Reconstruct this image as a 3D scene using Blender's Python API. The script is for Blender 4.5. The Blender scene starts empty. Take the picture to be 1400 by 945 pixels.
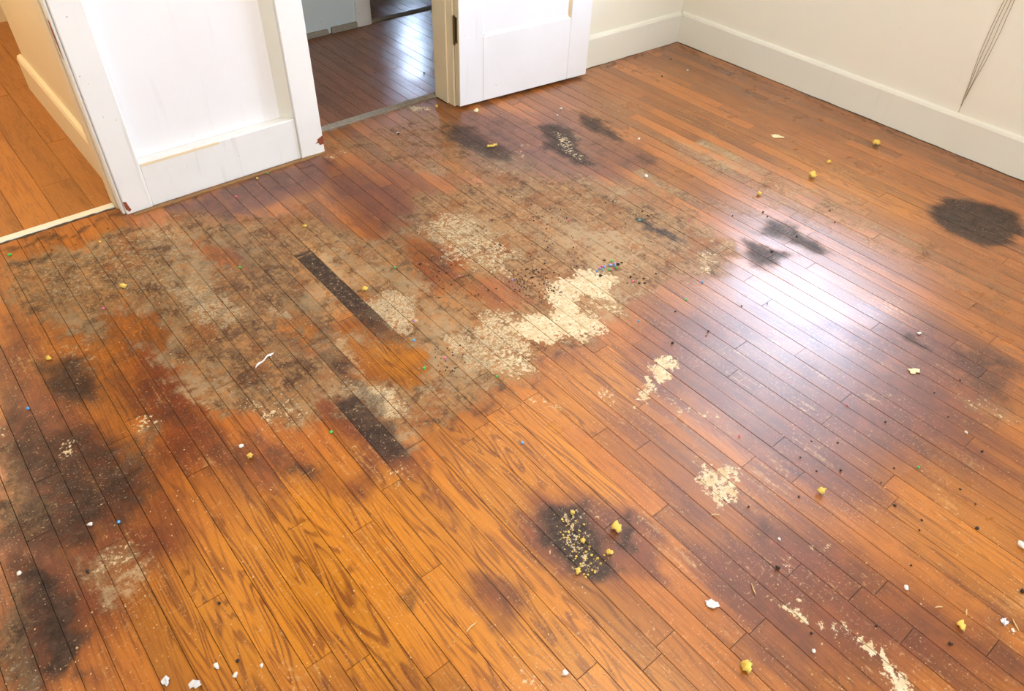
import bpy, bmesh, math, random
import numpy as np
from mathutils import Matrix, Vector

random.seed(7)
scn = bpy.context.scene
col = scn.collection

# ------------------------------------------------------------------ camera
FPX = 1009.8                                  # focal length in pixels of the 1400 x 945 frame
CR = np.array([0.76936933, -0.6381201, 0.02955642])     # camera right
CU = np.array([0.41538618, 0.53490189, 0.73575423])     # camera up
CF = np.array([0.48530935, 0.55378941, -0.67660337])    # camera forward
CO = np.array([-3.28686846, -2.50495865, 1.459])
cd = bpy.data.cameras.new('camera')
cd.sensor_fit = 'HORIZONTAL'; cd.sensor_width = 36.0
cd.lens = FPX / 1400 * 36.0
cd.clip_start = 0.02; cd.clip_end = 100
cam = bpy.data.objects.new('camera', cd); col.objects.link(cam)
cam.matrix_world = Matrix(((CR[0], CU[0], -CF[0], CO[0]), (CR[1], CU[1], -CF[1], CO[1]), (CR[2], CU[2], -CF[2], CO[2]), (0, 0, 0, 1)))
scn.camera = cam

# ------------------------------------------------------------------ sky, lights, exposure
w = bpy.data.worlds.new('overcast_sky'); scn.world = w; w.use_nodes = True
bg = w.node_tree.nodes['Background']
bg.inputs['Color'].default_value = (0.56, 0.72, 1.0, 1); bg.inputs['Strength'].default_value = 18.0
scn.view_settings.view_transform = 'Standard'; scn.view_settings.look = 'None'
scn.view_settings.gamma = 1.0; scn.view_settings.use_curve_mapping = False
scn.view_settings.exposure = 0.45

def portal(name, loc, size, direction):
    l = bpy.data.lights.new(name, 'AREA'); l.shape = 'RECTANGLE'; l.size, l.size_y = size
    l.cycles.is_portal = True
    o = bpy.data.objects.new(name, l); col.objects.link(o); o.location = loc
    o.rotation_euler = Vector(direction).to_track_quat('-Z', 'Y').to_euler()
    return o
def point_light(name, loc, power, color, r=0.06):
    l = bpy.data.lights.new(name, 'POINT'); l.energy = power; l.color = color; l.shadow_soft_size = r
    o = bpy.data.objects.new(name, l); col.objects.link(o); o.location = loc

# window openings (kept here because the light depends on them)
WR = (-1.60, -0.58, 0.74, 2.40)               # in the right wall: y0, y1, z0, z1
WF = (-2.9, -1.95, 0.85, 2.0)                 # in the wall behind the camera: x0, x1, z0, z1
WH = (0.62, 0.98, 1.10, 1.85)                 # in the far room's end wall: x0, x1, z0, z1
YF, XL, ZC = -4.1, -4.5, 2.55
YFAR = 3.8
portal('window_portal_side', (0.20, (WR[0]+WR[1])/2, (WR[2]+WR[3])/2), (WR[1]-WR[0], WR[3]-WR[2]), (-1, 0, 0))
portal('window_portal_front', ((WF[0]+WF[1])/2, YF-0.16, (WF[2]+WF[3])/2), (WF[1]-WF[0], WF[3]-WF[2]), (0, 1, 0))
portal('window_portal_far', ((WH[0]+WH[1])/2, YFAR+0.16, (WH[2]+WH[3])/2), (WH[1]-WH[0], WH[3]-WH[2]), (0, -1, 0))
point_light('side_room_bulb', (-3.7, 1.1, 2.2), 40, (1.0, 0.84, 0.60))
point_light('warm_fill', (-2.2, -2.0, 2.42), 44, (1.0, 0.82, 0.54), 0.08)  # added unseen fill, makes the main room's light more orange

# ------------------------------------------------------------------ helpers
def at(px, py, z=0.0):
    """the point of the horizontal plane at height z that the photograph shows at a pixel"""
    d = (px-700)/FPX*CR - (py-472.5)/FPX*CU + CF
    return CO + d*((z-CO[2])/d[2])

def link(name, me, mat=None, parent=None, loc=None):
    o = bpy.data.objects.new(name, me); col.objects.link(o)
    if mat is not None and me is not None and not me.materials: me.materials.append(mat)
    if loc is not None: o.location = loc
    if parent is not None: o.parent = parent
    return o
def bm_obj(name, bm, mat, parent=None, smooth=False, loc=None):
    me = bpy.data.meshes.new(name)
    bmesh.ops.recalc_face_normals(bm, faces=bm.faces)
    bm.to_mesh(me); bm.free()
    if smooth:
        for p in me.polygons: p.use_smooth = True
    return link(name, me, mat, parent, loc)
def empty(name, loc=(0, 0, 0)):
    o = bpy.data.objects.new(name, None); col.objects.link(o); o.location = loc; o.empty_display_size = .05
    return o
def tag(o, label=None, cat=None, group=None, kind=None):
    if label: o['label'] = label
    if cat: o['category'] = cat
    if group: o['group'] = group
    if kind: o['kind'] = kind
    return o
def struct(o, label, cat='structure'):
    return tag(o, label, cat, None, 'structure')
def box(bm, x0, x1, y0, y1, z0, z1):
    v = [bm.verts.new((x, y, z)) for z in (z0, z1) for y in (y0, y1) for x in (x0, x1)]
    for f in ((0, 2, 3, 1), (4, 5, 7, 6), (0, 1, 5, 4), (2, 6, 7, 3), (0, 4, 6, 2), (1, 3, 7, 5)):
        bm.faces.new([v[i] for i in f])
    return v
def boxes(*bs):
    bm = bmesh.new()
    for b in bs: box(bm, *b)
    return bm
def bevelled(bm, w=0.002, seg=1):
    bmesh.ops.bevel(bm, geom=list(bm.edges), offset=w, segments=seg, affect='EDGES', profile=.5)
    return bm
def prism(bm, pts, z0, z1):
    a = [bm.verts.new((p[0], p[1], z0)) for p in pts]; b = [bm.verts.new((p[0], p[1], z1)) for p in pts]
    n = len(pts)
    bm.faces.new(a[::-1]); bm.faces.new(b)
    for i in range(n): bm.faces.new((a[i], a[(i+1) % n], b[(i+1) % n], b[i]))
def extrude_profile(bm, prof, axis, c0, c1):
    """profile of (a, z) pairs, swept along axis from c0 to c1; axis 'x' -> a is y, axis 'y' -> a is x"""
    mk = (lambda c, a, z: (c, a, z)) if axis == 'x' else (lambda c, a, z: (a, c, z))
    A = [bm.verts.new(mk(c0, *p)) for p in prof]; B = [bm.verts.new(mk(c1, *p)) for p in prof]
    n = len(prof)
    bm.faces.new(A); bm.faces.new(B[::-1])
    for i in range(n): bm.faces.new((A[i], B[i], B[(i+1) % n], A[(i+1) % n]))
def tube(bm, pts, r, seg=5):
    rings = []
    for i, p in enumerate(pts):
        p = Vector(p)
        t = (Vector(pts[min(i+1, len(pts)-1)]) - Vector(pts[max(i-1, 0)])).normalized()
        a = t.orthogonal().normalized(); b = t.cross(a)
        rr = r[i] if isinstance(r, (list, tuple)) else r
        rings.append([bm.verts.new(p + (a*math.cos(k*2*math.pi/seg) + b*math.sin(k*2*math.pi/seg))*rr) for k in range(seg)])
    for i in range(len(rings)-1):
        for k in range(seg):
            bm.faces.new((rings[i][k], rings[i][(k+1) % seg], rings[i+1][(k+1) % seg], rings[i+1][k]))
    bm.faces.new(rings[0][::-1]); bm.faces.new(rings[-1])

# ------------------------------------------------------------------ material tools
class NT:
    def __init__(s, name):
        s.m = bpy.data.materials.new(name); s.m.use_nodes = True
        s.t = s.m.node_tree; s.n = s.t.nodes; s.b = s.n['Principled BSDF']
    def put(s, sock, v):
        if isinstance(v, bpy.types.NodeSocket): s.t.links.new(v, sock)
        elif isinstance(v, (tuple, list)) and len(v) == 3 and sock.type == 'RGBA': sock.default_value = (*v, 1)
        else: sock.default_value = v
    def node(s, kind, **kw):
        n = s.n.new(kind)
        for k, v in kw.items(): setattr(n, k, v)
        return n
    def math(s, op, a, b=None, c=None, clamp=False):
        n = s.node('ShaderNodeMath', operation=op, use_clamp=clamp); s.put(n.inputs[0], a)
        if b is not None: s.put(n.inputs[1], b)
        if c is not None: s.put(n.inputs[2], c)
        return n.outputs[0]
    def vec(s, op, a, b=None):
        n = s.node('ShaderNodeVectorMath', operation=op); s.put(n.inputs[0], a)
        if b is not None: s.put(n.inputs[1], b)
        return n.outputs[0]
    def noise(s, v, scale=1, detail=3, rough=.55, dist=0):
        n = s.node('ShaderNodeTexNoise'); s.put(n.inputs['Vector'], v)
        n.inputs['Scale'].default_value = scale; n.inputs['Detail'].default_value = detail
        n.inputs['Roughness'].default_value = rough; n.inputs['Distortion'].default_value = dist
        return n.outputs['Fac']
    def step(s, v, lo, hi, a=0.0, b=1.0):
        n = s.node('ShaderNodeMapRange', interpolation_type='SMOOTHSTEP'); s.put(n.inputs['Value'], v)
        s.put(n.inputs['From Min'], lo); s.put(n.inputs['From Max'], hi); s.put(n.inputs['To Min'], a); s.put(n.inputs['To Max'], b)
        return n.outputs[0]
    def mix(s, f, a, b, mode='MIX'):
        n = s.node('ShaderNodeMix', data_type='RGBA', blend_type=mode)
        s.put(n.inputs['Factor'], f); s.put(n.inputs['A'], a); s.put(n.inputs['B'], b)
        return n.outputs['Result']
    def lerp(s, f, a, b):
        n = s.node('ShaderNodeMix', data_type='FLOAT'); s.put(n.inputs[0], f); s.put(n.inputs[2], a); s.put(n.inputs[3], b)
        return n.outputs[0]
    def attr(s, name): return s.node('ShaderNodeAttribute', attribute_name=name)
    def pos(s): return s.node('ShaderNodeNewGeometry').outputs['Position']
    def obj(s): return s.node('ShaderNodeTexCoord').outputs['Object']
    def bump(s, h, strength=.3, dist=.002):
        n = s.node('ShaderNodeBump'); n.inputs['Strength'].default_value = strength; n.inputs['Distance'].default_value = dist
        s.put(n.inputs['Height'], h); s.t.links.new(n.outputs[0], s.b.inputs['Normal'])
    def out(s, color=None, rough=None, **kw):
        if color is not None: s.put(s.b.inputs['Base Color'], color)
        if rough is not None: s.put(s.b.inputs['Roughness'], rough)
        for k, v in kw.items(): s.put(s.b.inputs[k.replace('_', ' ')], v)
        return s.m

def plain(name, color, rough=.6, var=.15, scale=40, **kw):
    m = NT(name); p = m.obj()
    n = m.noise(p, scale, 3)
    c2 = tuple(min(1, c*(1-var)) for c in color)
    m.out(m.mix(n, color, c2), rough, **kw)
    return m.m

def paint(name, color, grime=(.42, .36, .22), amount=.5, rough=.42):
    """old brushed paint: faint brush drag, yellowed drips and small nicks"""
    m = NT(name); p = m.pos()
    broad = m.noise(p, 2.2, 4)
    drips = m.noise(m.vec('MULTIPLY', p, (38, 38, 2.4)), 1, 3)
    nick = m.noise(p, 55, 2)
    c = m.mix(m.step(broad, .45, .75, 0, .22*amount), color, grime)
    c = m.mix(m.step(drips, .60, .78, 0, .30*amount), c, grime)
    c = m.mix(m.step(nick, .745, .77, 0, .7*amount), c, (.16, .11, .07))
    m.bump(m.math('ADD', m.noise(p, 160, 2), m.math('MULTIPLY', drips, .6)), .12, .002)
    return m.out(c, rough)

def floor_mat(name, light, deep, mahog, gloss=.30, stains=True):
    m = NT(name); p = m.pos()
    seed = m.attr('seed').outputs['Vector']
    ps = m.vec('ADD', p, m.vec('MULTIPLY', seed, (13.7, 9.1, 31.0)))
    def dev(n, k): return m.math('MULTIPLY', m.math('SUBTRACT', n, .5), k)
    def add(*a):
        r = a[0]
        for b in a[1:]: r = m.math('ADD', r, b)
        return r
    def off(x, y): return m.vec('ADD', p, (x, y, 0))
    sx = m.node('ShaderNodeSeparateXYZ'); m.put(sx.inputs[0], seed)
    # cathedral figure: contour bands of a field stretched along the board
    fld = m.noise(m.vec('MULTIPLY', ps, (15, 1.5, 1)), 1, 2, .5, .35)
    band = m.math('SINE', m.math('MULTIPLY', fld, 105.0))
    band = m.step(band, .0, .95)
    pore = m.step(m.noise(m.vec('MULTIPLY', ps, (300, 9, 1)), 1, 2, .65), .47, .70)
    wide = m.noise(m.vec('MULTIPLY', ps, (24, 1.8, 1)), 1, 3)
    grain = m.math('ADD', m.math('MULTIPLY', band, m.math('MULTIPLY', m.step(wide, .35, .62, .12, .85), m.lerp(m.attr('gold').outputs['Fac'], .55, 1.0))), m.math('MULTIPLY', pore, .5), clamp=True)
    tone = m.lerp(sx.outputs[0], .62 if stains else .85, 1.12)
    c = m.mix(grain, light, deep)
    c = m.mix(m.step(wide, .46, .78, 0, .55), c, deep)
    tn = m.node('ShaderNodeCombineXYZ')
    for i in range(3): m.put(tn.inputs[i], tone)
    c = m.mix(1.0, c, tn.outputs[0], 'MULTIPLY')
    rgh = gloss
    edge = m.attr('edge').outputs['Fac']
    n3 = m.noise(p, 3.1, 4, .6); n6 = m.noise(off(5, 2), 7, 5, .65); n14 = m.noise(off(1, 9), 15, 5, .7, .4)
    n30 = m.noise(p, 34, 4, .7); n90 = m.noise(off(2, 2), 85, 3, .7); n200 = m.noise(p, 190, 2, .6)
    streak = m.noise(m.vec('MULTIPLY', ps, (110, 6, 1)), 1, 4, .65)
    # broken-up wear on the whole finish: pale rubbed flecks along the grain
    rub = m.step(add(streak, dev(n6, .9), dev(n90, .5)), .62, .82)
    if stains:
        A = lambda k: m.attr(k).outputs['Fac']
        bare, dark, red, pale, grit, gold = (A(k) for k in ('bare', 'dark', 'red', 'pale', 'grit', 'gold'))
        dull = A('dull')
        c = m.mix(m.math('MULTIPLY', gold, .7), c, m.mix(grain, (.60, .232, .008), (.23, .060, .002)))
        # varnish turned red brown
        rm = m.math('MULTIPLY', m.step(add(red, dev(n3, .9), dev(n6, .5), dev(wide, .5)), .15, .80, 0, .94), m.step(red, .0, .35))
        redc = m.mix(m.step(n14, .35, .65), mahog, tuple(k*.62 for k in mahog))
        c = m.mix(rm, c, m.mix(m.math('MULTIPLY', grain, .5), redc, tuple(k*.42 for k in mahog)))
        c = m.mix(m.math('MULTIPLY', rub, .38), c, (.62, .36, .13))
        # finish gone: dry grey tan wood, remnants of varnish and grime left in it
        bsum = add(bare, dev(n30, .9), dev(streak, .55), dev(n14, .95), dev(n6, .7))
        bm_ = m.math('MULTIPLY', m.step(bsum, .26, .80), m.step(bare, .02, .25))
        dry = m.mix(m.step(add(n30, dev(n90, .5)), .34, .68), (.43, .280, .130), (.175, .098, .043))
        dry = m.mix(m.step(add(streak, dev(n14, .4)), .47, .70, 0, .80), dry, (.090, .048, .024))
        dry = m.mix(m.step(n6, .48, .64, 0, .85), dry, (.255, .095, .028))
        dry = m.mix(m.step(add(n14, dev(n90, .6)), .50, .66, 0, .85), dry, (.075, .038, .020))
        dry = m.mix(m.step(add(n3, dev(n30, .8), dev(n90, .5)), .50, .66, 0, .7), dry, (.50, .39, .23))
        dry = m.mix(.20, dry, c)
        c = m.mix(bm_, c, dry)
        # gritty residue: pale crust flakes and black specks
        gm = m.math('MULTIPLY', m.step(add(grit, dev(n90, 1.5), dev(n30, 1.0)), .55, .74), m.step(grit, .02, .2))
        c = m.mix(gm, c, m.mix(m.step(n200, .4, .62), (.64, .52, .33), (.36, .26, .15)))
        sp = m.math('MULTIPLY', m.step(add(n90, dev(n14, .5)), .64, .74), m.step(m.math('ADD', grit, m.math('MULTIPLY', bare, .7)), .25, .9))
        c = m.mix(m.math('MULTIPLY', sp, .85), c, (.045, .027, .016))
        # black water stains and darker lines
        dm = m.math('MULTIPLY', m.step(add(dark, dev(n14, .55), dev(n30, .45), dev(n90, .35)), .14, .80), m.step(dark, .01, .15))
        c = m.mix(m.math('MULTIPLY', dm, .96), c, m.mix(m.step(n30, .35, .7), (.022, .015, .012), (.070, .042, .030)))
        dfl = m.math('MULTIPLY', m.math('MULTIPLY', m.step(add(n90, dev(n30, .6)), .60, .72), dm), m.step(add(grit, bare), .1, .7))
        c = m.mix(m.math('MULTIPLY', dfl, .7), c, (.30, .22, .13))
        # cream residue
        pm = m.math('MULTIPLY', m.step(add(pale, dev(n90, 1.9), dev(n30, 1.2), dev(n14, .4)), .42, .62), m.step(pale, .02, .18))
        c = m.mix(pm, c, m.mix(m.step(n30, .35, .65), (.74, .64, .44), (.54, .41, .23)))
        rgh = m.lerp(rm, gloss, gloss+.03)
        rgh = m.lerp(bm_, rgh, .62)
        rgh = m.lerp(gm, rgh, .85)
        rgh = m.lerp(dm, rgh, .60)
        rgh = m.lerp(pm, rgh, .9)
    else:
        c = m.mix(m.math('MULTIPLY', rub, .25), c, tuple(min(1, k*1.8) for k in light))
    # fine dust and scuffs everywhere
    sc = m.math('MULTIPLY', m.step(add(n200, dev(n90, .5)), .61, .72), m.step(n6, .34, .60))
    c = m.mix(m.math('MULTIPLY', sc, .42), c, (.66, .48, .27))
    scr = m.noise(m.vec('MULTIPLY', off(4, 4), (70, 260, 1)), 1, 1, .4, .8)
    c = m.mix(m.math('MULTIPLY', m.step(scr, .73, .80), .4), c, (.70, .48, .25))
    # joints: dark, or packed with pale dust
    ec = m.mix(m.step(add(n3, dev(n14, .3)), .55, .66), (.050, .024, .012), (.58, .42, .23))
    c = m.mix(m.math('MULTIPLY', edge, m.step(m.noise(off(8, 1), 4.5, 3), .38, .66, .06, .68) if not stains else m.math('ADD', m.step(m.noise(off(8, 1), 4.5, 3), .38, .66, .05, .60), m.math('MULTIPLY', bare, .35), clamp=True)), c, ec)
    rgh = m.math('ADD', rgh, m.step(n3, .3, .7, -.04, .08))
    h = m.math('SUBTRACT', m.math('MULTIPLY', n90, .5), m.math('MULTIPLY', grain, .5))
    m.bump(h, .18, .0012)
    if stains:
        keep = m.math('SUBTRACT', 1.0, m.math('MAXIMUM', m.math('MAXIMUM', m.math('MULTIPLY', bm_, .8), m.math('MULTIPLY', dm, .8)), m.math('MAXIMUM', pm, gm)))
        m.put(m.b.inputs['Coat Weight'], m.math('MULTIPLY', m.math('MULTIPLY', keep, .60), m.math('SUBTRACT', 1.0, dull)))
        m.put(m.b.inputs['Specular IOR Level'], m.math('MULTIPLY', m.lerp(dull, .5, .14), m.lerp(m.math('MAXIMUM', bm_, dm), 1.0, .6))); m.put(m.b.inputs['Coat Roughness'], m.math('ADD', m.step(n3, .3, .7, -.05, .07), .40)); m.b.inputs['Coat IOR'].default_value = 1.55
    return m.out(c, rgh)

M = {}
M['floor'] = floor_mat('worn_oak', (.41, .128, .012), (.140, .036, .003), (.165, .035, .009))
M['side_floor'] = floor_mat('side_room_oak', (.40, .155, .030), (.23, .080, .016), (.3, .1, .03), .36, False)
M['hall_floor'] = floor_mat('hall_oak', (.27, .100, .046), (.15, .050, .021), (.2, .06, .02), .17, False)
M['subfloor'] = plain('dark_gap', (.035, .022, .014), .95)
M['white'] = paint('white_paint', (.86, .86, .82), amount=.8)
M['panel'] = paint('panel_paint', (.87, .87, .86), amount=.25)
M['door'] = paint('door_paint', (.84, .85, .86), amount=.35)
M['edge_paint'] = paint('yellowed_paint', (.84, .71, .46), amount=.7)
M['cream'] = paint('cream_wall', (.82, .79, .66), amount=.12, rough=.7)
M['cream_base'] = paint('cream_baseboard', (.79, .78, .67), amount=.3)
M['beige'] = paint('beige_paint', (.80, .70, .52), amount=.4)
M['blue'] = paint('pale_blue_paint', (.66, .74, .73), amount=.4)
M['ceiling'] = plain('ceiling_tan', (.66, .54, .40), .9, .05)
M['chip'] = plain('bare_red_wood', (.32, .075, .025), .7, .5, 120)
M['rawwood'] = plain('raw_strip_wood', (.40, .22, .085), .8, .6, 60)
M['dirt'] = plain('packed_dirt', (.11, .070, .036), .95, .6, 150)
M['dust'] = plain('grey_dust', (.42, .37, .29), .95, .5, 90)
M['metal'] = plain('dull_brass', (.16, .11, .045), .45, .5, 90, Metallic=.7)
M['foam'] = plain('yellow_foam', (.93, .66, .13), .9, .35, 160)
M['creamfoam'] = plain('pale_foam', (.86, .76, .46), .9, .25, 160)
M['chalk'] = plain('white_plaster', (.86, .83, .76), .85, .15, 120)
M['plastic'] = plain('clear_grey_plastic', (.72, .74, .76), .25, .3, 160)
M['crumb'] = plain('dark_crumb', (.040, .022, .014), .8, .5, 300)
M['splinter'] = plain('pale_splinter', (.74, .52, .26), .8, .4, 100)
M['cord'] = plain('brown_cord', (.30, .20, .105), .7, .4, 200)
for k, c in (('green', (.05, .55, .10)), ('blue', (.10, .36, .72)), ('pink', (.86, .16, .32)), ('yellow', (.85, .66, .10)), ('violet', (.42, .30, .72)), ('teal', (.10, .52, .50))):
    M['bead_'+k] = plain(k+'_bead', c, .35, .1, 200)

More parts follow.
